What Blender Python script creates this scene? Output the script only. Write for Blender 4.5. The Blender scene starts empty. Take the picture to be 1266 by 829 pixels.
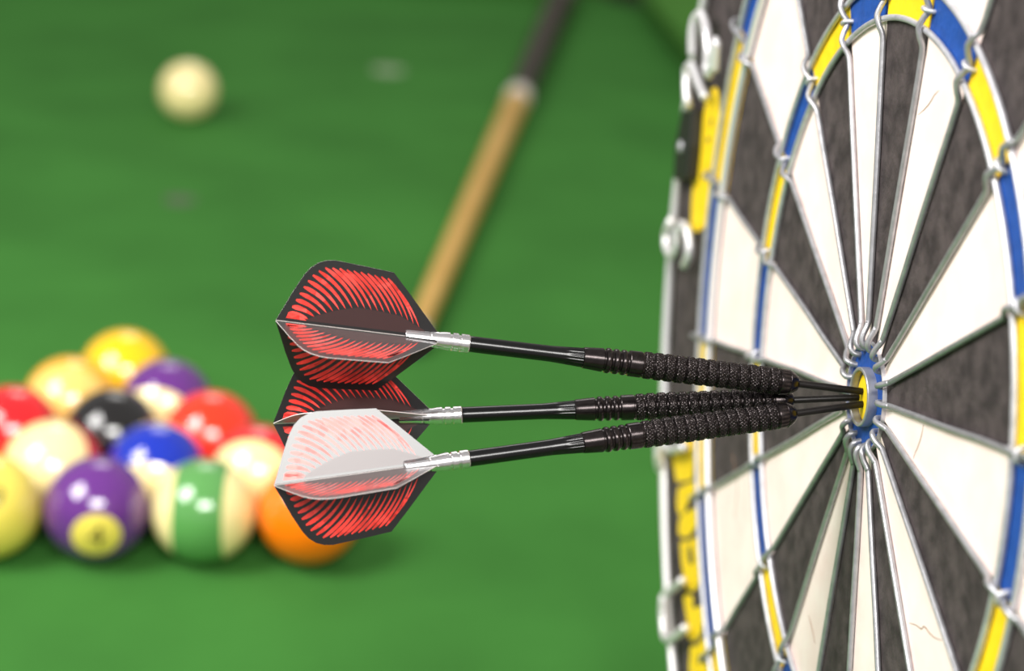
import bpy, bmesh, math, random
from mathutils import Vector, Matrix, noise
random.seed(7)
MM = 0.001
R = math.radians
scene = bpy.context.scene
C = scene.collection

# ------------------------------------------------------------------ camera
cam_d = bpy.data.cameras.new('camera')
cam = bpy.data.objects.new('camera', cam_d)
C.objects.link(cam)
cam_d.sensor_width = 36.0
cam_d.lens = 2531.3 / 1266 * 36.0
cam_d.clip_start = 0.02
cam_d.clip_end = 60
cam_right = Vector((0.99280723, -0.02895323, -0.11617019))
cam_up = Vector((-0.09894472, 0.34788786, -0.93230037))
cam_back = Vector((0.0674073, 0.93708898, 0.34252081))
# columns of the camera's rotation in the table frame
rot = Matrix((( 0.99280723, -0.02895323, -0.11617019),
              (-0.09894472,  0.34788786, -0.93230037),
              ( 0.0674073,   0.93708898,  0.34252081)))
cam.matrix_world = Matrix.Translation((0.07590, -1.01035, 0.42292)) @ rot.to_4x4()
cam_d.dof.use_dof = True
cam_d.dof.focus_distance = 0.530
cam_d.dof.aperture_fstop = 8.0
cam_d.dof.aperture_blades = 0
scene.camera = cam

# ------------------------------------------------------------------ light
world = bpy.data.worlds.new('room_light')
scene.world = world
world.use_nodes = True
world.node_tree.nodes['Background'].inputs[0].default_value = (1.0, 0.965, 0.945, 1)
world.node_tree.nodes['Background'].inputs[1].default_value = 0.42

def area(name, loc, target, size, power, col=(1, 1, 1), size_y=None):
    d = bpy.data.lights.new(name, 'AREA')
    d.shape = 'RECTANGLE' if size_y else 'SQUARE'
    d.size = size
    if size_y:
        d.size_y = size_y
    d.energy = power
    d.color = col
    o = bpy.data.objects.new(name, d)
    C.objects.link(o)
    o.location = loc
    o.rotation_euler = (Vector(target) - Vector(loc)).to_track_quat('-Z', 'Y').to_euler()
    return o

area('softbox_left', (-0.74, -0.60, 1.08), (0.2, -0.45, 0.27), 0.62, 22.5, (1, 0.975, 0.95))
area('softbox_front', (0.20, -1.75, 1.22), (0.1, -0.2, 0.1), 0.95, 33, (1, 0.98, 0.95), 0.40)
area('fill_light_far', (0.1, 2.2, 2.03), (0.1, -0.2, 0.1), 0.90, 9, (1, 0.98, 0.95))  # unseen fill light, added to whiten the top dart's front fin

scene.view_settings.view_transform = 'Standard'
scene.view_settings.look = 'None'
scene.view_settings.exposure = 0.0
scene.view_settings.gamma = 1.0
scene.view_settings.use_curve_mapping = False

LETTERS = [[[-200.85,-11.12],[-186.55,-11.05],[-185.94,-25.48],[-194.45,-27.7],[-211.38,-28.55],[-213.94,-25.81],[-217.38,-22.14],[-216.91,-17.24],[-203.54,-17.06],[-201.38,-19.42],[-199.39,-17.0]],[[-200.45,-28.97],[-183.34,-27.14],[-183.82,-31.18],[-196.14,-36.7],[-197.54,-38.58],[-205.87,-40.6],[-210.84,-36.54],[-209.57,-32.03],[-208.11,-30.31]],[[-181.3,-36.3],[-180.35,-40.01],[-180.19,-42.51],[-191.68,-47.42],[-203.84,-47.9],[-207.83,-46.45],[-207.27,-43.09],[-205.08,-40.77],[-196.02,-38.54]],[[-179.97,-46.06],[-176.96,-48.03],[-174.44,-53.9],[-174.77,-60.29],[-176.69,-63.98],[-184.53,-66.56],[-195.0,-66.14],[-199.11,-61.36],[-202.48,-56.83],[-204.36,-51.8],[-203.77,-49.0],[-190.89,-48.1]],[[-197.94,-67.6],[-184.49,-67.23],[-184.22,-71.5],[-170.66,-69.25],[-167.81,-69.7],[-167.58,-73.52],[-170.19,-76.92],[-172.14,-79.92],[-180.55,-83.44],[-189.38,-83.47],[-191.86,-79.76],[-192.82,-76.6],[-195.28,-73.56],[-197.75,-70.5]],[[-187.05,-85.02],[-177.62,-83.84],[-167.21,-79.77],[-163.72,-79.76],[-164.12,-84.66],[-174.54,-87.21],[-175.77,-90.52],[-171.56,-89.33],[-161.9,-87.02],[-159.62,-90.69],[-154.34,-99.33],[-180.79,-102.81],[-188.7,-94.13],[-188.25,-89.45]],[[-167.03,109.1],[-160.35,107.5],[-157.25,98.94],[-153.95,97.45],[-154.78,89.55],[-158.24,82.34],[-164.03,80.47],[-168.59,78.99],[-166.88,72.68],[-169.24,67.5],[-174.26,61.18],[-177.74,62.2],[-179.75,61.35],[-185.27,60.83],[-193.17,62.62],[-194.88,67.0],[-194.0,75.7],[-191.07,85.9],[-191.1,86.5],[-192.11,91.16],[-186.53,92.52],[-182.72,98.6],[-176.88,104.66],[-170.33,108.44]]]
HOLES = [[[-190.03,-49.86],[-183.82,-54.51],[-188.09,-56.95],[-192.06,-53.24]],[[-172.11,92.96],[-169.33,91.55],[-171.96,90.54],[-174.09,92.2]],[[-178.18,80.83],[-176.44,79.24],[-178.29,78.08],[-179.48,79.6]],[[-167.8,99.51],[-166.33,97.25],[-168.23,95.48],[-169.43,97.7]]]
CRACKS = [[[32.9,-56.19],[37.44,-56.15],[41.36,-56.75],[43.54,-55.95],[47.39,-57.31],[51.69,-58.03],[55.38,-58.03]],[[35.43,69.54],[39.92,70.27],[43.78,71.27],[46.48,72.63],[49.71,73.3]],[[41.59,-7.13],[40.01,-10.29],[37.29,-13.09],[34.54,-15.71]],[[-49.23,-61.75],[-46.03,-64.89],[-42.82,-69.13]],[[-135.19,-16.76],[-127.64,-27.14],[-131.03,-37.77]]]
NUMERALS = {"five":[[-145.49,111.13,4],[-140.12,120.49,5],[-148.09,110.98,5],[-154.5,113.2,4.5],[-153.83,120.29,4.5],[-156.47,127.73,4.5],[-165.5,134.29,4],[-169.49,133.9,5],[-171.81,129.2,5.5],[-173.32,121.53,5]],"twelve":[[-162.01,104.75,3],[-169.82,112.45,4],[-175.08,117.87,4.5],[-180.11,118.14,5],[-181.01,113.7,5],[-179.33,105.96,5],[-182.91,104.57,3.5]],"nine":[[-204.38,67.92,3],[-203.41,65.4,5],[-208.22,61.71,5],[-206.57,56.24,5],[-200.93,53.44,4.5],[-194.93,56.15,4.5],[-192.8,60.9,4.5],[-190.19,63.86,4],[-183.68,61.25,3.5],[-181.85,56.52,3],[-182.74,52.01,3],[-188.48,49.02,3]],"eleven":[[-185.66,-62.14,2.5],[-199.92,-66.1,2.5],[-205.92,-69.2,4],[-206.21,-70.97,4.5],[-205.75,-77.61,4.5],[-201.53,-83.86,4.5],[-192.56,-82.93,4],[-179.92,-77.99,2.5]],"fourteen":[[-186.33,-15.27,2.5],[-206.17,-16.68,3],[-215.37,-13.56,4.5],[-217.55,-19.52,4.5],[-221.03,-24.03,3]]}
CLIP = [[-194.17,105.97],[-178.5,103.58],[-181.2,90.78],[-185.19,79.21],[-206.17,81.69],[-203.27,94.34]]
# ------------------------------------------------------------------ helpers
def lin(r, g, b):
    f = lambda c: (c / 255 / 12.92) if c / 255 <= 0.04045 else ((c / 255 + 0.055) / 1.055) ** 2.4
    return (f(r), f(g), f(b), 1)

def mat(name, col, rough=0.5, metal=0.0, coat=0.0, spec=0.5, noise_amt=0.0, noise_scale=200.0, bump=0.0, bump_scale=400.0, coat_rough=0.05, col2=None, detail=4, sheen=0.0):
    m = bpy.data.materials.new(name)
    m.use_nodes = True
    nt = m.node_tree
    b = nt.nodes['Principled BSDF']
    b.inputs['Base Color'].default_value = col
    b.inputs['Roughness'].default_value = rough
    b.inputs['Metallic'].default_value = metal
    b.inputs['Coat Weight'].default_value = coat
    b.inputs['Coat Roughness'].default_value = coat_rough
    b.inputs['Specular IOR Level'].default_value = spec
    b.inputs['Sheen Weight'].default_value = sheen
    tc = nt.nodes.new('ShaderNodeTexCoord')
    if noise_amt > 0 or col2:
        n = nt.nodes.new('ShaderNodeTexNoise')
        n.inputs['Scale'].default_value = noise_scale
        n.inputs['Detail'].default_value = detail
        nt.links.new(tc.outputs['Object'], n.inputs['Vector'])
        r = nt.nodes.new('ShaderNodeValToRGB')
        if col2 is None:
            c1 = [min(1, c * (1 - noise_amt)) for c in col[:3]] + [1]
            c2 = [min(1, c * (1 + noise_amt)) for c in col[:3]] + [1]
        else:
            c1, c2 = col, col2
        r.color_ramp.elements[0].color = c1
        r.color_ramp.elements[1].color = c2
        r.color_ramp.elements[0].position = 0.35
        r.color_ramp.elements[1].position = 0.65
        nt.links.new(n.outputs['Fac'], r.inputs['Fac'])
        nt.links.new(r.outputs['Color'], b.inputs['Base Color'])
    if bump > 0:
        n = nt.nodes.new('ShaderNodeTexNoise')
        n.inputs['Scale'].default_value = bump_scale
        n.inputs['Detail'].default_value = 5
        nt.links.new(tc.outputs['Object'], n.inputs['Vector'])
        bp = nt.nodes.new('ShaderNodeBump')
        bp.inputs['Strength'].default_value = bump
        bp.inputs['Distance'].default_value = 0.0005
        nt.links.new(n.outputs['Fac'], bp.inputs['Height'])
        nt.links.new(bp.outputs['Normal'], b.inputs['Normal'])
    return m

def new_mesh(name, verts, faces, mats, smooth=True, fmat=None):
    me = bpy.data.meshes.new(name)
    me.from_pydata([tuple(Vector(v) * MM) for v in verts], [], faces)
    for m in mats:
        me.materials.append(m)
    if fmat:
        for p, i in zip(me.polygons, fmat):
            p.material_index = i
    if smooth:
        me.polygons.foreach_set('use_smooth', [True] * len(me.polygons))
    me.update()
    return me

def link(name, me, parent=None, **props):
    o = bpy.data.objects.new(name, me)
    C.objects.link(o)
    if parent is not None:
        o.parent = parent
    for k, v in props.items():
        o[k] = v
    return o

class MB:
    def __init__(s):
        s.v = []; s.f = []; s.m = []
    def add(s, verts, faces, m=0):
        k = len(s.v)
        s.v += [tuple(v) for v in verts]
        s.f += [tuple(i + k for i in f) for f in faces]
        s.m += [m] * len(faces)
    def lathe(s, prof, n=48, m=0, axis='x', cap=True, org=(0, 0, 0)):
        vs = []; fs = []
        for (a, r) in prof:
            for i in range(n):
                t = 2 * math.pi * i / n
                if axis == 'x': p = (a, r * math.cos(t), r * math.sin(t))
                elif axis == 'z': p = (r * math.cos(t), r * math.sin(t), a)
                else: p = (r * math.cos(t), a, r * math.sin(t))
                vs.append((p[0] + org[0], p[1] + org[1], p[2] + org[2]))
        for j in range(len(prof) - 1):
            for i in range(n):
                a = j * n + i; b = j * n + (i + 1) % n
                fs.append((a, b, b + n, a + n))
        if cap:
            fs.append(tuple(range(n))[::-1])
            fs.append(tuple(range((len(prof) - 1) * n, len(prof) * n)))
        s.add(vs, fs, m)
    def tube(s, pts, r, n=10, closed=False, m=0, rounds=True):
        P = [Vector(p) for p in pts]
        N = len(P); vs = []; fs = []
        up = None
        rad = r if isinstance(r, (list, tuple)) else [r] * N
        for i in range(N):
            if closed: t = P[(i + 1) % N] - P[i - 1]
            else: t = P[min(i + 1, N - 1)] - P[max(i - 1, 0)]
            t.normalize()
            if up is None:
                up = Vector((0, 0, 1)) if abs(t.z) < 0.9 else Vector((1, 0, 0))
            a = (up - t * up.dot(t)).normalized(); b = t.cross(a); up = a
            for k in range(n):
                q = 2 * math.pi * k / n
                vs.append(P[i] + (a * math.cos(q) + b * math.sin(q)) * rad[i])
        M = N if closed else N - 1
        for i in range(M):
            for k in range(n):
                a = i * n + k; b = i * n + (k + 1) % n
                c = ((i + 1) % N) * n + (k + 1) % n; d = ((i + 1) % N) * n + k
                fs.append((a, b, c, d))
        if not closed:
            fs.append(tuple(range(n))[::-1]); fs.append(tuple(range((N - 1) * n, N * n)))
        s.add(vs, fs, m)
    def box(s, lo, hi, m=0):
        x0, y0, z0 = lo; x1, y1, z1 = hi
        s.add([(x0,y0,z0),(x1,y0,z0),(x1,y1,z0),(x0,y1,z0),(x0,y0,z1),(x1,y0,z1),(x1,y1,z1),(x0,y1,z1)],
              [(0,3,2,1),(4,5,6,7),(0,1,5,4),(1,2,6,5),(2,3,7,6),(3,0,4,7)], m)
    def prism(s, poly, z0, z1, m=0, mside=None):
        n = len(poly)
        s.add([(x, y, z0) for x, y in poly] + [(x, y, z1) for x, y in poly], [], m)
        k = len(s.v) - 2 * n
        s.f.append(tuple(k + i for i in range(n))[::-1]); s.m.append(m)
        s.f.append(tuple(k + n + i for i in range(n))); s.m.append(m)
        for i in range(n):
            j = (i + 1) % n
            s.f.append((k + i, k + j, k + n + j, k + n + i)); s.m.append(m if mside is None else mside)
    def build(s, name, mats, parent=None, smooth=True, off=(0, 0, 0), **props):
        if not isinstance(mats, (list, tuple)): mats = [mats]
        vs = [(v[0] - off[0], v[1] - off[1], v[2] - off[2]) for v in s.v]
        me = new_mesh(name, vs, s.f, mats, smooth, s.m)
        if smooth == 'auto':
            me.polygons.foreach_set('use_smooth', [True] * len(me.polygons))
            me.set_sharp_from_angle(angle=R(35))
        return link(name, me, parent, **props)

def catmull(pts, n=6, closed=False):
    P = [Vector(p) for p in pts]; out = []; N = len(P)
    rng = range(N) if closed else range(N - 1)
    for i in rng:
        g = lambda k: P[k % N] if closed else P[max(0, min(N - 1, k))]
        p0, p1, p2, p3 = g(i - 1), g(i), g(i + 1), g(i + 2)
        for j in range(n):
            t = j / n
            out.append(0.5 * ((2 * p1) + (p2 - p0) * t + (2 * p0 - 5 * p1 + 4 * p2 - p3) * t * t + (3 * p1 - p0 - 3 * p2 + p3) * t ** 3))
    if not closed: out.append(P[-1])
    return out

def thing(name, label, cat, loc=(0, 0, 0), rotm=None, group=None):
    o = bpy.data.objects.new(name, None)
    C.objects.link(o)
    o.empty_display_size = 0.02
    m = Matrix.Translation(Vector(loc) * MM)
    if rotm is not None: m = m @ rotm.to_4x4()
    o.matrix_world = m
    o['label'] = label; o['category'] = cat
    if group: o['group'] = group
    return o

# ------------------------------------------------------------------ materials
M = {}
M['cloth'] = mat('green_baize', lin(60, 117, 49), 0.95, spec=0.1, noise_amt=0.10, noise_scale=9, bump=0.25, bump_scale=1500)
M['cushion'] = mat('cushion_cloth', lin(72, 122, 50), 0.95, spec=0.1, noise_amt=0.05, noise_scale=12, bump=0.2, bump_scale=1500)
M['wood'] = mat('rail_wood', lin(92, 44, 22), 0.3, coat=0.4, noise_amt=0.3, noise_scale=14)
M['leather'] = mat('pocket_leather', lin(18, 17, 17), 0.6, noise_amt=0.2, noise_scale=60)
M['floor'] = mat('floor_boards', lin(120, 84, 58), 0.6, noise_amt=0.15, noise_scale=6)
M['chalk'] = mat('chalk_spot', lin(138, 155, 124), 0.95, noise_amt=0.08, noise_scale=90)
M['spot'] = mat('worn_spot', lin(84, 92, 74), 0.95, noise_amt=0.12, noise_scale=90)
M['black'] = mat('black_sector', lin(52, 45, 46), 0.72, spec=0.35, col2=lin(80, 71, 71), noise_scale=160, bump=0.8, bump_scale=500, detail=8)
M['white'] = mat('white_sector', lin(249, 226, 218), 0.7, spec=0.3, col2=lin(254, 238, 230), noise_scale=60, bump=0.25, bump_scale=350)
M['yellow'] = mat('yellow_paint', lin(250, 212, 30), 0.6, spec=0.3, noise_amt=0.06, noise_scale=200, bump=0.6, bump_scale=500)
M['blue'] = mat('blue_paint', lin(28, 76, 156), 0.6, spec=0.3, noise_amt=0.12, noise_scale=250, bump=0.8, bump_scale=500)
M['edge'] = mat('board_edge', lin(40, 38, 38), 0.7, bump=0.4, bump_scale=300)
M['wire'] = mat('galvanised_wire', lin(205, 205, 210), 0.42, metal=0.6, noise_amt=0.10, noise_scale=300, bump=0.1, bump_scale=900)
M['wire_bright'] = mat('bright_wire', lin(236, 234, 236), 0.36, metal=0.5)
M['wire_dull'] = mat('dull_wire', lin(172, 172, 176), 0.36, metal=0.6, noise_amt=0.12, noise_scale=300, bump=0.12, bump_scale=900)
M['crack'] = mat('hairline_crack', lin(150, 118, 96), 0.9)
M['clip'] = mat('black_plastic_clip', lin(28, 28, 26), 0.5)
M['steel_black'] = mat('black_coated_tungsten', lin(52, 47, 47), 0.22, metal=0.85, noise_amt=0.2, noise_scale=900)
M['stem'] = mat('black_anodised_stem', lin(14, 14, 15), 0.22, metal=0.3, spec=0.6)
M['point'] = mat('black_point', lin(24, 22, 22), 0.35, metal=0.5)
M['silver'] = mat('machined_aluminium', lin(222, 220, 222), 0.25, metal=0.95, bump=0.1, bump_scale=2500)

# ------------------------------------------------------------------ room and pool table
floor = MB(); floor.box((-3500, -3500, -840), (3500, 4500, -800))
floor.build('floor', M['floor'], None, False, kind='structure')
M['wall'] = mat('painted_wall', lin(205, 198, 186), 0.8, noise_amt=0.03, noise_scale=3)
wl = MB(); wl.box((-3500, 4500, -840), (3500, 4600, 1800)); wl.build('wall_back', M['wall'], None, False, kind='structure')


HW, Y0, Y1 = 468, -860, 1244         # playing surface
tb = thing('pool_table', 'pool table covered in green cloth under the balls, cue and dartboard', 'pool table', (0, 200, -800))
off = (0, 200, -800)
def tpart(name, mb, m, smooth=False, parent=tb, **k):
    return mb.build(name, m, parent, smooth, off, **k)
b = MB(); b.box((-HW - 45, Y0 - 45, -30), (HW + 45, Y1 + 45, 0)); tpart('playing_cloth', b, M['cloth'])
def cushion(p, q, inward):
    # profile: nose overhanging the cloth
    prof = [(0, 0.2), (-8, 22), (-14, 30), (-8, 37), (45, 42), (45, 0.2)]
    b = MB(); vs = []
    p = Vector(p + (0,)); q = Vector(q + (0,)); n = Vector(inward + (0,)); d = (q - p).normalized()
    for base, sgn in ((p, 1), (q, -1)):
        for (o, z) in prof:
            cut = max(0, (45 - o)) * 0 + (o + 14) * -0.0
            vs.append(base - n * o + d * sgn * ((o + 14) * 0.35 * -1 + 20) + Vector((0, 0, z)))
    k = len(prof)
    b.add(vs, [tuple(range(k))[::-1], tuple(range(k, 2 * k))] + [(i, (i + 1) % k, k + (i + 1) % k, k + i) for i in range(k)])
    tpart('cushion', b, M['cushion'])
PG = 62
cushion((HW, Y0 + PG), (HW, 200 - PG), (-1, 0)); cushion((HW, 200 + PG), (HW, Y1 - PG), (-1, 0))
cushion((-HW, Y0 + PG), (-HW, 200 - PG), (1, 0)); cushion((-HW, 200 + PG), (-HW, Y1 - PG), (1, 0))
cushion((-HW + PG, Y1), (HW - PG, Y1), (0, -1)); cushion((-HW + PG, Y0), (HW - PG, Y0), (0, 1))
b = MB()
for lo, hi in (((HW + 45, Y0 - 150, -60), (HW + 150, Y1 + 150, 44)), ((-HW - 150, Y0 - 150, -60), (-HW - 45, Y1 + 150, 44)),
               ((-HW - 45, Y1 + 45, -60), (HW + 45, Y1 + 150, 44)), ((-HW - 45, Y0 - 150, -60), (HW + 45, Y0 - 45, 44))):
    b.box(lo, hi)
tpart('rail', b, M['wood'])
b = MB(); b.box((-HW - 120, Y0 - 120, -220), (HW + 120, Y1 + 120, -60)); tpart('apron', b, M['wood'])
for sx in (-1, 1):
    for y in (Y0, 200, Y1):
        r = 58
        b = MB(); b.lathe([(-6, r), (1.2, r), (1.2, r - 8), (-5, r - 10)], 40, axis='z', cap=True, org=(sx * (HW + 24), y + (20 if y > 200 else -20 if y < 200 else 0), 0))
        b.lathe([(40, 30), (45, r - 4), (47, r + 4), (44, r + 9), (41, r + 9)], 40, axis='z', cap=False, org=(sx * (HW + 24), y + (20 if y > 200 else -20 if y < 200 else 0), 0))
        b.lathe([(1.4, r - 9), (1.5, 1)], 40, axis='z', cap=False, org=(sx * (HW + 24), y + (20 if y > 200 else -20 if y < 200 else 0), 0))
        tpart('pocket', b, M['leather'], True)
for sx in (-1, 1):
    for y in (Y0, Y1):
        b = MB(); b.lathe([(-800, 45), (-780, 52), (-700, 40), (-420, 62), (-260, 55), (-220, 75)], 28, axis='z', org=(sx * HW, y, 0))
        tpart('leg', b, M['wood'], True)
def spot(x, y, r, m, label):
    b = MB(); pts = []
    for i in range(36):
        a = i / 36 * 2 * math.pi
        rr = r * (1 + 0.06 * math.sin(3 * a + 1) + 0.04 * math.sin(7 * a))
        pts.append((x + rr * math.cos(a), y + rr * math.sin(a)))
    b.prism(pts, 0.02, 0.25); tpart('cloth_spot', b, m, label=label)
spot(174, 835, 15, M['chalk'], 'pale chalk spot')
spot(8, 399, 11, M['spot'], 'dull grey worn spot')

# ------------------------------------------------------------------ balls
BR = 23.7
CUP = Vector((-0.02895, 0.34789, 0.93709))
CRT = Vector((0.99281, -0.09894, 0.06741))
CBK = Vector((-0.11617, -0.93230, 0.34252))
def face_dir(v):
    return (CRT * v[0] + CUP * v[1] + CBK * v[2]).normalized()

def sphere_mesh(name, mats, classify, n=72, m=40):
    mb = MB(); vs = [(0, 0, BR)]; fs = []; fm = []
    for j in range(1, m):
        t = math.pi * j / m
        for i in range(n):
            a = 2 * math.pi * i / n
            vs.append((BR * math.sin(t) * math.cos(a), BR * math.sin(t) * math.sin(a), BR * math.cos(t)))
    vs.append((0, 0, -BR))
    for i in range(n):
        fs.append((0, 1 + i, 1 + (i + 1) % n))
    for j in range(m - 2):
        for i in range(n):
            a = 1 + j * n + i; b_ = 1 + j * n + (i + 1) % n
            fs.append((a, a + n, b_ + n, b_))
    L = len(vs) - 1
    for i in range(n):
        fs.append((L, 1 + (m - 2) * n + (i + 1) % n, 1 + (m - 2) * n + i))
    for f in fs:
        z = sum(vs[i][2] for i in f) / len(f) / BR
        fm.append(classify(z))
    return new_mesh(name, vs, fs, mats, True, fm)

def ball_mat(name, c):
    return mat(name, lin(*c), 0.12, coat=1.0, coat_rough=0.03, spec=0.5)
CREAM = ball_mat('cream_resin', (250, 232, 165))
YCREAM = ball_mat('yellowed_cream_resin', (236, 214, 92))

AMBER_CREAM = ball_mat('amber_cream_resin', (250, 205, 112))
GROUP = 'numbered pool balls in the triangular rack'
def rot_to(v):
    return Vector((0, 0, 1)).rotation_difference(v).to_matrix()

def digit_mesh(text, size, depth_r):
    cu = bpy.data.curves.new('digit', 'FONT'); cu.body = text; cu.size = size * MM
    cu.align_x = 'CENTER'; cu.align_y = 'CENTER'
    o = bpy.data.objects.new('digit', cu); C.objects.link(o)
    dg = bpy.context.evaluated_depsgraph_get()
    me = bpy.data.meshes.new_from_object(o.evaluated_get(dg))
    bpy.data.objects.remove(o); bpy.data.curves.remove(cu)
    bm = bmesh.new(); bm.from_mesh(me)
    bmesh.ops.triangulate(bm, faces=bm.faces)
    bmesh.ops.subdivide_edges(bm, edges=bm.edges, cuts=2, use_grid_fill=True)
    for v in bm.verts:
        d = Vector((v.co.x, v.co.y, math.sqrt(max(0, (BR * MM) ** 2 - v.co.x ** 2 - v.co.y ** 2)))).normalized()
        v.co = d * (BR + depth_r) * MM
    bm.to_mesh(me); bm.free()
    me.name = 'number_mark'
    return me
INK = mat('black_ink', lin(40, 36, 22), 0.3)

def ball(name, pos, label, solid=None, stripe=None, axis=(0, 1, 0), spot=None, digit=None, cream=CREAM, group=GROUP, spot_r=27, cap=60):
    t = thing(name, label, 'pool ball', (pos[0], pos[1], 0.12), None, group)
    def place(o, v):
        o.matrix_local = Matrix.Translation((0, 0, BR * MM)) @ rot_to(v).to_4x4()
    if stripe is not None:
        cz = math.cos(R(cap))
        me = sphere_mesh('ball_body', [cream], lambda z: 0)
        o = link('ball_body', me, t); place(o, face_dir(axis))
        # band: a thin zone laid on the sphere
        b = MB(); prof = []
        for k in range(25):
            th = R(cap) + (math.pi - 2 * R(cap)) * k / 24
            rr = BR + 0.06
            prof.append((rr * math.cos(th), rr * math.sin(th)))
        b.lathe(prof, 96, axis='z', cap=False)
        s = b.build('stripe', stripe, t, True); place(s, face_dir(axis))
        s['label'] = 'coloured stripe around the cream ball'
    else:
        me = sphere_mesh('ball_body', [solid], lambda z: 0)
        o = link('ball_body', me, t); place(o, Vector((0, 0, 1)))
    if spot is not None:
        b = MB(); prof = []
        for k in range(13):
            th = R(spot_r) * (1 - k / 12) + 1e-3
            rr = BR + 0.09
            prof.append((rr * math.cos(th), rr * math.sin(th)))
        b.lathe(prof, 48, axis='z', cap=False)
        s = b.build('number_circle', YCREAM, t, True); place(s, face_dir(spot))
    if digit is not None:
        v = face_dir(digit[1])
        me = digit_mesh(digit[0], digit[2], 0.14); me.materials.append(INK)
        o = link('number_mark', me, t)
        z = v; y = (CUP - z * CUP.dot(z)).normalized(); x = y.cross(z)
        o.matrix_local = Matrix.Translation((0, 0, BR * MM)) @ Matrix((x, y, z)).transposed().to_4x4()
    return t

D = 2 * BR + 0.05
S3 = math.sqrt(3) / 2
def rp(k, c): return ((c - k / 2) * D, -k * S3 * D)
bm_ = {k: ball_mat(k + '_resin', c) for k, c in dict(yellow=(250, 196, 0), purple=(98, 42, 128), red=(222, 22, 30), black=(16, 15, 15),
      scarlet=(240, 52, 20), maroon=(214, 30, 34), blue=(8, 44, 172), green=(88, 150, 78), orange=(252, 122, 0), amber=(250, 182, 40)).items()}
ball('pool_ball', rp(0, 0), 'solid yellow ball at the far tip of the rack', solid=bm_['yellow'], spot=(0.62, -0.42, 0.66))
ball('pool_ball', rp(1, 0), 'cream ball with amber stripe, left of the two behind the black ball', stripe=bm_['amber'], axis=(0.05, -0.12, 0.98), cream=AMBER_CREAM)
ball('pool_ball', rp(1, 1), 'cream ball with purple stripe in the second row from the tip', stripe=bm_['purple'], axis=(-0.15, -0.60, 0.80))
ball('pool_ball', rp(2, 0), 'solid deep red ball at the left edge, behind a cream ball', solid=bm_['red'])
ball('pool_ball', rp(2, 1), 'solid black ball in the middle of the rack', solid=bm_['black'])
ball('pool_ball', rp(2, 2), 'solid scarlet ball right of the black ball on the right side of the rack', solid=bm_['scarlet'])
ball('pool_ball', rp(3, 1), 'cream capped ball with red stripe low down, left of the blue striped ball', stripe=bm_['red'], axis=(-0.12, 0.42, 0.90))
ball('pool_ball', rp(3, 2), 'cream ball with royal blue stripe on top, in front of the black ball', stripe=bm_['blue'], axis=(-0.05, -0.72, 0.70))
ball('pool_ball', rp(3, 3), 'cream ball with maroon stripe on top, behind the orange ball', stripe=bm_['maroon'], axis=(-0.12, -0.24, 0.96))
ball('pool_ball', rp(4, 1), 'yellowed cream ball cut by the left edge in the front row', solid=YCREAM, digit=('9', (0.38, 0.24, 0.87), 14))
ball('pool_ball', rp(4, 2), 'solid purple ball numbered 4 in the front row', solid=bm_['purple'], spot=(0.17, -0.46, 0.87), digit=('4', (0.17, -0.46, 0.87), 15))
ball('pool_ball', rp(4, 3), 'cream ball with upright green stripe in the front row', stripe=bm_['green'], axis=(0.99, -0.05, 0.0), cap=62)
ball('pool_ball', rp(4, 4), 'solid orange ball at the right corner of the front row', solid=bm_['orange'])
ball('cue_ball', (2.8, 627), 'plain cream cue ball alone on the cloth beyond the rack', solid=CREAM, group=None)

# ------------------------------------------------------------------ cue
p0 = Vector((156, 100, 0)); p1 = Vector((383, 1200, 0)); p1 = Vector((p0.x + (369 - 156) * (1100 / 1035), 1200, 0))
dirc = (p1 - p0).normalized(); Lc = (p1 - p0).length
ry = (692.5 - 100) / 1100 * Lc
rad = lambda s: 7.2 + (s / Lc) * 6.6
# axis lies so the cue rests on the cloth at both ends
xa = Vector((p0.x, p0.y, rad(0) + 0.6)); xb = Vector((p1.x, p1.y, rad(Lc) + 0.6))
dx = (xb - xa).normalized()
rm = dx.to_track_quat('X', 'Z').to_matrix()
cue = thing('pool_cue', 'two piece pool cue with blond shaft, white joint and dark butt lying on the cloth', 'pool cue', xa, rm)
def seg(a, b_, name, m, dr=0.0, **k):
    q = MB(); q.lathe([(a, rad(a) + dr - 0.4), (a + 0.5, rad(a) + dr), (b_ - 0.5, rad(b_) + dr), (b_, rad(b_) + dr - 0.4)], 32)
    q.build(name, m, cue, 'auto', **k)
M['maple'] = mat('maple_shaft', lin(204, 158, 74), 0.35, coat=0.3, col2=lin(214, 170, 88), noise_scale=20)
M['butt'] = mat('dark_butt', lin(34, 22, 18), 0.4, coat=0.1, noise_amt=0.15, noise_scale=30)
M['joint'] = mat('joint_collar', lin(235, 228, 216), 0.3)
M['ring_grey'] = mat('butt_ring', lin(112, 108, 96), 0.35)
M['tip'] = mat('blue_tip', lin(60, 90, 130), 0.9)
seg(0, 5, 'tip', M['tip'], -0.6); seg(5, 24, 'ferrule', M['joint']); seg(24, ry - 10, 'shaft', M['maple'])
seg(ry - 10, ry + 16, 'joint', M['joint'], 0.5); seg(ry + 16, ry + 455, 'butt', M['butt'], 0.4)
seg(ry + 455, ry + 490, 'butt_ring', M['ring_grey'], 0.5); seg(ry + 490, Lc, 'butt_cap', M['butt'], 0.4)

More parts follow.
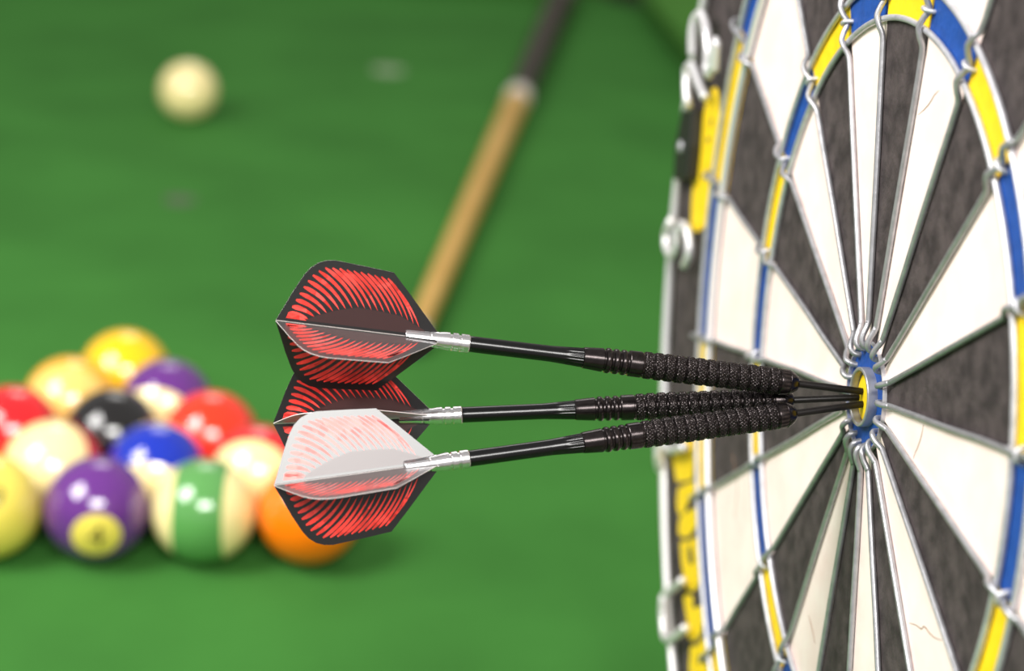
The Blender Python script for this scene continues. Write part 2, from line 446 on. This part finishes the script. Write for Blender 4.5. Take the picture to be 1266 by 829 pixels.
# ------------------------------------------------------------------ dartboard
BX = Vector((0.04041677, -0.92068454, 0.38820929)); BY = Vector((-0.00425317, 0.38836471, 0.92149594)); BN = Vector((-0.99917386, -0.03889501, 0.01178062))
BC = Vector((231.349, -521.697, 229.044))
bm3 = Matrix((BX, BY, BN)).transposed()
RB = 228.6
low = -(Vector((0, 0, 1)) - BN * BN.z).normalized() * RB
lowl = bm3.transposed() @ low
base = BC + low
board = thing('dartboard', 'round dartboard with black, white, yellow and blue beds standing on its edge', 'dartboard', base, bm3)
BO = (lowl.x, lowl.y, lowl.z)
def bpart(name, mb, m, smooth=True, parent=board, **k):
    return mb.build(name, m, parent, smooth, BO, **k)
ZS = -1.0
ROT = 1.35
OVR = {4: 2.0, 5: 0.75, 0: 0.95, 1: 1.7, 2: 1.45, 12: 1.9, 7: 1.6}
wang = [i * 18 + 9 + OVR.get(i, ROT) for i in range(20)]   # wire i; sector i lies between wire i-1 and wire i
RTI, RTO, RDI, RDO, RBULL = 99.0, 109.6, 161.3, 178.0, 14.6

# body
b = MB(); b.lathe([(-38, RB - 4), (-37, RB - 1), (-34, RB), (-4, RB), (ZS - 0.9, RB - 0.8), (ZS - 0.4, RB - 2)], 180, axis='z')
bpart('body', b, M['edge'], 'auto')
# painted face: one mesh, a material for each bed
b = MB()
def zone(r0, r1, a0, a1, m, nr=1, da=1.0):
    na = max(2, int(math.ceil((a1 - a0) / da)))
    vs = []; fs = []
    for j in range(nr + 1):
        r = r0 + (r1 - r0) * j / nr
        for i in range(na + 1):
            a = R(a0 + (a1 - a0) * i / na)
            vs.append((r * math.cos(a), r * math.sin(a), ZS))
    for j in range(nr):
        for i in range(na):
            p = j * (na + 1) + i
            fs.append((p, p + na + 1, p + na + 2, p + 1))
    b.add(vs, fs, m)
for i in range(20):
    a0 = wang[i - 1] - (360 if i == 0 else 0); a1 = wang[i]
    blk = (i % 2 == 0)
    zone(RBULL, RTI, a0, a1, 0 if blk else 1)
    zone(RTI, RTO, a0, a1, 2 if blk else 3)
    zone(RTO, RDI, a0, a1, 0 if blk else 1)
    zone(RDI, RDO, a0, a1, 2 if blk else 3)
    zone(RDO, RB - 2, a0, a1, 0)
    zone(6.0, RBULL, a0, a1, 3)
bpart('face', b, [M['black'], M['white'], M['yellow'], M['blue']], False)
# bull
b = MB(); b.lathe([(ZS - 1, 6.6), (-0.45, 6.6), (-0.3, 6.2), (-0.3, 0.01)], 48, axis='z', cap=False); bpart('bull', b, M['yellow'], 'auto', label='yellow inner bull')
b = MB(); b.lathe([(ZS, 7.9), (1.5, 7.9), (1.7, 7.7), (1.7, 7.1), (1.5, 6.9), (ZS, 6.9)], 72, axis='z', cap=False); bpart('bull_ring', b, M['wire_dull'], 'auto', label='short steel tube around the inner bull')
b = MB(); b.lathe([(ZS - .1, 14.9), (0.1, 14.9), (0.1, 14.5), (ZS - .1, 14.5)], 96, axis='z', cap=False); bpart('outer_bull_band', b, M['wire'], 'auto')
# ring wires
WR = 0.86
for nm, r in (('inner_treble_wire', RTI), ('outer_treble_wire', RTO), ('inner_double_wire', RDI), ('outer_double_wire', RDO)):
    dz, wr, dr = (0.4, 1.30, 0.3) if r == RDI else (0.0, 1.05 if r == RDO else WR, 0.0)
    b = MB(); b.tube([((r + dr) * math.cos(R(a)), (r + dr) * math.sin(R(a)), ZS + wr + dz) for a in [k * 2 for k in range(180)]], wr, 12, closed=True)
    bpart(nm, b, M['wire_bright'] if r == RDI else M['wire'])
# radial wires, each with its hook at the bull and humps over the rings
ZW = ZS + 0.85
for i in range(20):
    a = R(wang[i]); ca, sa = math.cos(a), math.sin(a)
    rnd = random.Random(i)
    j = lambda s: rnd.uniform(-s, s)
    prof = [(12.9 + j(.4), 0, ZS - 0.8), (13.0, 0.05, ZS + 0.5), (13.5, 0.1 + j(.2), ZS + 1.8), (15.0, 0.1 + j(.3), ZS + 2.45), (17.0, 0, ZS + 2.0), (19.2, 0, ZS + 1.1), (22, 0, ZW), (40, j(.15), ZW), (60, j(.25), ZW), (80, j(.15), ZW), (90, 0, ZW), (94.5, 0.0, ZW + .2),
            (97.2, 0.3, ZS + 2.1), (99.6, 0.7, ZS + 2.6), (102.0, 0.3, ZS + 1.9), (104.3, -0.2, ZS + 1.0), (106.6, 0.3, ZS + 1.9), (109.2, 0.7, ZS + 2.6), (111.8, 0.3, ZS + 2.1), (114.5, 0, ZW), (125, 0, ZW), (140, j(.2), ZW), (152, 0, ZW), (156.5, 0, ZW + .2),
            (158.6, 0.3, ZS + 2.6), (161.5, 0.6, ZS + 3.9), (164.2, 0.3, ZS + 2.7), (166.5, 0.1, ZS + 1.5), (169.5, -0.1, ZS + 1.0), (174.5, 0.2, ZS + 1.6), (178, 0.5, ZS + 2.6), (181, 0.4, ZS + 2.9), (183.6, 0.3, ZS + 2.2), (184.8, 0.2, ZS + 0.4), (185, 0.2, ZS - 0.8)]
    pts = [(r * ca - t * sa, r * sa + t * ca, z) for r, t, z in prof]
    b = MB(); b.tube(catmull(pts, 4), 0.80, 10)
    w = bpart('radial_wire', b, M['wire_dull'])
    # staple over the wire in the treble bed and just past the double
    for rr, z0 in ((104.3, 1.0), (180.6, 2.6)) :
        if rr > 150: continue
        q = MB()
        loop = [(rr - .2, -1.9, ZS - .6), (rr - .1, -1.8, ZS + .6), (rr, -1.2, ZS + z0 + 1.0), (rr, 0, ZS + z0 + 1.35), (rr, 1.2, ZS + z0 + 1.0), (rr + .1, 1.8, ZS + .6), (rr + .2, 1.9, ZS - .6)]
        q.tube(catmull([(r * ca - t * sa, r * sa + t * ca, z) for r, t, z in loop], 4), 0.62, 8)
        bpart('staple', q, M['wire'], True)
# number ring, numerals, clip
b = MB(); b.tube([(222.2 * math.cos(R(a)), 222.2 * math.sin(R(a)), 1.6) for a in [k * 2 for k in range(180)]], 1.55, 12, closed=True)
bpart('number_ring', b, M['wire_bright'])
for k, pts in NUMERALS.items():
    q = MB(); q.tube(catmull(pts, 6), 1.6, 12)
    bpart('numeral', q, M['wire_bright'], True, label='bent wire figure on the number ring')
# clip: a slotted plastic block over the ring
b = MB(); b.prism(CLIP, ZS, 3.6); o = bpart('ring_clip', b, M['clip'], False, label='black plastic clip holding the number ring')
bv = o.modifiers.new('bevel', 'BEVEL'); bv.width = 0.0012; bv.segments = 2
b = MB(); b.lathe([(3.5, 2.2), (4.2, 2.2), (4.6, 1.4), (4.6, 0.1)], 24, axis='z', org=(-193.5, 92.0, 0)); bpart('clip_wire_dot', b, M['wire'], True)  # steel dot standing for the ring wire that shows at the clip
# lettering on the surround
for k, poly in enumerate(LETTERS):
    b = MB()
    gx = sum(x for x, y in poly) / len(poly); gy = sum(y for x, y in poly) / len(poly)
    sh = 1.0 if k == 6 else 0.94
    pts = catmull([(gx + (x - gx) * sh, gy + (y - gy) * sh, 0) for x, y in poly], 3, True)
    b.prism([(p.x, p.y) for p in pts], ZS - .05, ZS + 0.12 + 0.01 * k)
    bpart('letter', b, M['yellow'], False, label='yellow painted letter shape on the black surround')
for k, poly in enumerate(HOLES):
    b = MB()
    pts = catmull([(x, y, 0) for x, y in poly], 3, True)
    b.prism([(p.x, p.y) for p in pts], ZS, ZS + 0.24)
    bpart('letter_counter', b, M['black'], False, label='black opening inside a yellow letter')
for poly in CRACKS:
    b = MB()
    pts = catmull([(x, y, 0) for x, y in poly], 3)
    n = len(pts)
    b.tube([(p.x + 0.25 * noise.noise(p * 1.7), p.y + 0.25 * noise.noise(p * 1.7 + Vector((9, 0, 0))), ZS) for p in pts],
           [0.05 + 0.13 * math.sin(math.pi * (i + .5) / n) for i in range(n)], 6)
    bpart('hairline_crack', b, M['crack'], True)

# ------------------------------------------------------------------ darts
def foil(name, c, metal, rough):
    m = mat(name, c, rough, metal=metal, coat=0.42, coat_rough=0.26)
    nt = m.node_tree; bs = nt.nodes['Principled BSDF']
    tc = nt.nodes.new('ShaderNodeTexCoord'); v = nt.nodes.new('ShaderNodeTexVoronoi')
    v.inputs['Scale'].default_value = 420
    nt.links.new(tc.outputs['Object'], v.inputs['Vector'])
    hs = nt.nodes.new('ShaderNodeMixRGB'); hs.blend_type = 'MIX'
    hs.inputs[1].default_value = tuple(x * 0.72 for x in c[:3]) + (1,)
    hs.inputs[2].default_value = tuple(min(1, x * 1.25 + 0.012) for x in c[:3]) + (1,)
    sep = nt.nodes.new('ShaderNodeSeparateColor')
    nt.links.new(v.outputs['Color'], sep.inputs[0]); nt.links.new(sep.outputs[0], hs.inputs[0])
    nt.links.new(hs.outputs[0], bs.inputs['Base Color'])
    # each shard of the foil leans its own way
    geo = nt.nodes.new('ShaderNodeNewGeometry')
    sub = nt.nodes.new('ShaderNodeVectorMath'); sub.operation = 'SUBTRACT'; sub.inputs[1].default_value = (0.5, 0.5, 0.5)
    sc = nt.nodes.new('ShaderNodeVectorMath'); sc.operation = 'SCALE'; sc.inputs['Scale'].default_value = 0.22
    ad = nt.nodes.new('ShaderNodeVectorMath'); ad.operation = 'ADD'
    no = nt.nodes.new('ShaderNodeVectorMath'); no.operation = 'NORMALIZE'
    nt.links.new(v.outputs['Color'], sub.inputs[0]); nt.links.new(sub.outputs[0], sc.inputs[0])
    nt.links.new(sc.outputs[0], ad.inputs[0]); nt.links.new(geo.outputs['Normal'], ad.inputs[1])
    nt.links.new(ad.outputs[0], no.inputs[0]); nt.links.new(no.outputs[0], bs.inputs['Normal'])
    return m
M['fin_black'] = mat('flight_black_film', lin(14, 11, 12), 0.3, spec=0.5, coat=0.42, coat_rough=0.26, noise_amt=0.2, noise_scale=1500)
M['fin_red'] = foil('flight_red_foil', lin(232, 50, 38), 0.25, 0.35)
M['fin_brown'] = mat('flight_dark_red_film', lin(46, 14, 13), 0.35, coat=0.42, coat_rough=0.26)
M['fin_edge'] = mat('flight_cut_edge', lin(225, 215, 215), 0.5)

OUT = [(0, 0.25), (1.5, 3.6), (3.5, 8.2), (5.6, 12.4), (7.0, 14.4), (8.8, 15.9), (10.8, 16.7), (13, 17.0), (20, 16.5), (28, 15.8), (32.5, 11.2), (37, 6.4), (41.5, 1.6), (41.2, 0.25)]
def lerp_path(P, t):
    L = [0]
    for a, c in zip(P, P[1:]): L.append(L[-1] + math.dist(a, c))
    s = t * L[-1]
    for i in range(len(P) - 1):
        if s <= L[i + 1] or i == len(P) - 2:
            u = (s - L[i]) / (L[i + 1] - L[i])
            return (P[i][0] + (P[i + 1][0] - P[i][0]) * u, P[i][1] + (P[i + 1][1] - P[i][1]) * u)
MARG = [(2.4, 1.0), (3.9, 4.8), (6.2, 10.2), (8.2, 13.2), (10.4, 14.8), (13.5, 15.1), (20, 14.8), (26.6, 14.2), (28.4, 12.2)]
RACH = [(7.2, 0.9), (10, 2.5), (15, 4.5), (20, 5.8), (25, 5.6), (31, 5.0), (37.5, 2.2)]
def fin_mesh(seed):
    rnd = random.Random(seed)
    b = MB(); T = 0.09
    b.prism(OUT, -T, T, 0, 3)
    def patch(poly, z, m):
        n = len(poly)
        b.add([(x, y, z) for x, y in poly], [tuple(range(n))], m)
        b.add([(x, y, -z) for x, y in poly], [tuple(range(n))[::-1]], m)
    patch([(7.2, 0.9)] + RACH[1:] + [(39.3, 0.9)], T + 0.012, 2)
    # solid red toe near the tail
    patch([(2.4, 1.0), (3.0, 2.6), (6.2, 1.9), (7.6, 0.9)], T + 0.02, 1)
    NB = 19
    for k in range(NB):
        t = (k + 0.55) / NB
        o = lerp_path(MARG, t ** 0.95); i = lerp_path(RACH, min(1, t * 0.98) ** 1.0)
        w = 1.42 * (1 - 0.5 * t) * rnd.uniform(0.9, 1.1)
        mid = ((o[0] + i[0]) / 2, (o[1] + i[1]) / 2)
        d = (i[0] - o[0], i[1] - o[1]); L = math.hypot(*d) + 1e-6
        nrm = (-d[1] / L, d[0] / L)
        if nrm[0] < 0: nrm = (-nrm[0], -nrm[1])
        bow = 0.16 * L * (1 - 0.3 * t)
        c = (mid[0] + nrm[0] * bow, mid[1] + nrm[1] * bow)
        A = []; B = []
        for q in range(11):
            u = q / 10
            x = (1 - u) ** 2 * o[0] + 2 * u * (1 - u) * c[0] + u * u * i[0]
            y = (1 - u) ** 2 * o[1] + 2 * u * (1 - u) * c[1] + u * u * i[1]
            tx = 2 * (1 - u) * (c[0] - o[0]) + 2 * u * (i[0] - c[0]); ty = 2 * (1 - u) * (c[1] - o[1]) + 2 * u * (i[1] - c[1])
            l = math.hypot(tx, ty) + 1e-9
            ww = w * min(1, 0.35 + u * 4) * (1 - u) ** 0.55 + 0.02
            A.append((x - ty / l * ww * .5, y + tx / l * ww * .5)); B.append((x + ty / l * ww * .5, y - tx / l * ww * .5))
        z = T + 0.02
        vs = [(x, y, z) for x, y in A] + [(x, y, z) for x, y in B]
        b.add(vs, [(q, 11 + q, 12 + q, q + 1) for q in range(10)], 1)
        vs = [(x, y, -z) for x, y in A] + [(x, y, -z) for x, y in B]
        b.add(vs, [(q, q + 1, 12 + q, 11 + q) for q in range(10)], 1)
    return new_mesh('flight_fin', b.v, b.f, [M['fin_black'], M['fin_red'], M['fin_brown'], M['fin_edge']], False, b.m)
for k in ('fin_black', 'fin_red', 'fin_brown'):
    M[k].node_tree.nodes['Principled BSDF'].inputs['Coat IOR'].default_value = 1.5
    M[k].node_tree.nodes['Principled BSDF'].inputs['Sheen Weight'].default_value = 0.85
    M[k].node_tree.nodes['Principled BSDF'].inputs['Sheen Roughness'].default_value = 0.35
FINS = [fin_mesh(s) for s in range(4)]

# barrel with rings and diamond knurl
def barrel_mesh():
    n = 198
    prof = []   # (x, r, knurl)
    def lineto(x0, r0, x1, r1, k=0, step=0.25):
        m = max(1, int((x1 - x0) / step))
        for i in range(m + 1): prof.append((x0 + (x1 - x0) * i / m, r0 + (r1 - r0) * i / m, k))
    lineto(79.4, 2.2, 79.6, 2.7); lineto(79.8, 2.75, 84.6, 3.1, 0, 1)
    x = 84.6
    for k in range(3):
        prof.append((x + .1, 3.1, 0)); prof.append((x + .35, 2.75, 0)); prof.append((x + .7, 2.75, 0)); prof.append((x + .95, 3.15, 0))
        prof.append((x + 1.3, 3.3, 0)); prof.append((x + 1.8, 3.3, 0)); prof.append((x + 2.05, 3.2, 0))
        x += 2.1
    prof.append((x + .1, 3.1, 0)); prof.append((x + .3, 2.85, 0)); prof.append((x + .6, 2.85, 0)); prof.append((x + .8, 3.25, 0))
    lineto(91.9, 3.38, 95.0, 3.42, 0, 1)
    prof.append((95.2, 3.2, 0)); prof.append((95.4, 3.2, 0))
    x = 95.5; seg_ = 2.83
    for k in range(13):
        m = 26
        base_r = 3.55 + 0.10 * math.sin(math.pi * min(1, k / 6))
        for i in range(m + 1):
            u = i / m
            e = min(u, 1 - u)
            r = base_r + 0.42 * (min(1, e / 0.2) ** 0.5 - 1) 
            prof.append((x + 0.14 + u * (seg_ - 0.42), r, 1 if 0.06 < u < 0.94 else 0))
        prof.append((x + seg_ - 0.2, 3.16, 0)); prof.append((x + seg_ - 0.1, 3.34, 0)); prof.append((x + seg_ + 0.02, 3.34, 0)); prof.append((x + seg_ + 0.08, 3.16, 0))
        x += seg_
    prof += [(x + .3, 3.45, 0), (x + .5, 3.5, 0), (x + 2.4, 3.42, 0), (x + 2.55, 3.2, 0), (x + 2.75, 3.2, 0), (x + 2.9, 3.35, 0), (x + 3.7, 3.0, 0), (x + 4.6, 2.45, 0), (x + 5.3, 1.9, 0), (x + 5.55, 1.5, 0), (x + 5.6, 1.0, 0)]
    vs = []; fs = []
    for (px, r, k) in prof:
        for i in range(n):
            t = 2 * math.pi * i / n
            rr = r
            if k:
                f1 = abs(((t / (2 * math.pi) * 22 + px / 1.14) % 1) - .5) * 2
                f2 = abs(((t / (2 * math.pi) * 22 - px / 1.14) % 1) - .5) * 2
                rr = r - 0.20 * (1 - min(1, min(f1, f2) * 2.2))
            vs.append((px, rr * math.cos(t), rr * math.sin(t)))
    for j in range(len(prof) - 1):
        for i in range(n):
            a = j * n + i; c = j * n + (i + 1) % n
            fs.append((a, c, c + n, a + n))
    fs.append(tuple(range(n))[::-1]); fs.append(tuple(range((len(prof) - 1) * n, len(prof) * n)))
    me = new_mesh('barrel', vs, fs, [M['steel_black']], True)
    me.set_sharp_from_angle(angle=R(28))
    return me
BARREL = barrel_mesh()
def stem_mesh():
    prof = [(49.2, 1.6), (49.5, 2.0), (49.8, 2.08)] + [(50 + i, 2.08) for i in range(1, 20, 3)] + [(71, 2.1)]
    n = 72
    xs = [71.2 + i * 0.3 for i in range(29)]
    vs = []; fs = []; rows = prof + [(x, None) for x in xs]
    for (x, r) in rows:
        for i in range(n):
            t = 2 * math.pi * i / n
            if r is None:
                u = (x - 71.2) / 8.4
                rr = 2.1 + 0.45 * u
                d = abs(((t / (2 * math.pi) * 18) % 1) - .5) * 2
                rr -= 0.30 * max(0, 1 - d * 2.6) * min(1, max(0, u * 1.8 - 0.45 - .35 * (i % 8 > 3)) * 1.5)
            else: rr = r
            vs.append((x, rr * math.cos(t), rr * math.sin(t)))
    for j in range(len(rows) - 1):
        for i in range(n):
            a = j * n + i; c = j * n + (i + 1) % n
            fs.append((a, c, c + n, a + n))
    fs.append(tuple(range(n))[::-1]); fs.append(tuple(range((len(rows) - 1) * n, len(rows) * n)))
    return new_mesh('stem', vs, fs, [M['stem']], True)
STEM = stem_mesh()
def collar_mesh():
    b = MB()
    prof = [(41.0, 1.2), (41.0, 2.0), (43.2, 2.32), (44.4, 2.36), (44.5, 1.95), (45.1, 1.95), (45.2, 2.36), (46.6, 2.36), (46.7, 1.95), (47.3, 1.95), (47.4, 2.36), (49.4, 2.36), (49.6, 2.2), (49.6, 1.5)]
    b.lathe(prof, 40)
    # four slotted prongs gripping the fins
    for q in range(4):
        vs = []; fs = []; K = 8
        rows = [(33.0, 0.35, 1.55), (33.3, 0.3, 1.68), (38, 0.3, 1.85), (39, .3, 1.95), (39.15, .3, 1.85), (39.5, .3, 1.85), (39.65, .3, 2.0), (41.4, 0.3, 2.1)]
        for (x, ri, ro) in rows:
            for k in range(K + 1):
                t = R(q * 90 + 7 + 76 * k / K); vs.append((x, ro * math.cos(t), ro * math.sin(t)))
            t = R(q * 90 + 45); vs.append((x, ri * math.cos(t), ri * math.sin(t)))
        W_ = K + 2
        for j in range(len(rows) - 1):
            for k in range(W_):
                a = j * W_ + k; c = j * W_ + (k + 1) % W_
                fs.append((a, c, c + W_, a + W_))
        fs.append(tuple(range(W_))[::-1]); fs.append(tuple(range((len(rows) - 1) * W_, len(rows) * W_)))
        b.add(vs, fs)
    me = new_mesh('collar', b.v, b.f, [M['silver']], True)
    me.set_sharp_from_angle(angle=R(30))
    return me
COLLAR = collar_mesh()
b = MB(); b.lathe([(136.9, 1.0), (137.2, 1.02), (156.5, 0.92), (161, 0.6), (164, 0.05)], 24)
POINT = new_mesh('point', b.v, b.f, [M['point']], True)
CORE = None

def dart(tail, tip, phis, label, roll):
    tail = Vector(tail); tip = Vector(tip)
    X = (tip - tail).normalized()
    Z = (Vector((0, 0, 1)) - X * X.z).normalized(); Y = Z.cross(X)
    t = thing('dart', label, 'dart', tail, Matrix((X, Y, Z)).transposed(), 'darts stuck in the bull')
    link('barrel', BARREL, t); link('point', POINT, t)
    link('stem', STEM, t)
    c = link('collar', COLLAR, t, label='silver slotted collar'); c.rotation_euler = (R(roll), 0, 0)
    for k, ph in enumerate(phis):
        f = link('flight_fin', FINS[k], t)
        # angle from straight up towards the near side
        f.rotation_euler = (R(ph - 20.4) + math.pi / 2, 0, 0)
    return t
# fin mesh lies in x,y with y radial: rotating +90 about X turns y to z (up)
dart((76.638, -522.078, 245.705), (233.248, -518.976, 229.329), (8, 117, 202, 290), 'topmost dart, red and black feather flight, black knurled barrel', -12)
dart((76.818, -510.588, 212.811), (233.136, -516.781, 227.071), (9, 80, 183, 262), 'middle dart behind the other two, dark red feather flight partly hidden', 5)
dart((77.414, -543.851, 210.06), (233.265, -520.211, 226.662), (-10, 102, 186, 280), 'lowest dart, upper fin washed pinkish white by the light', -8)
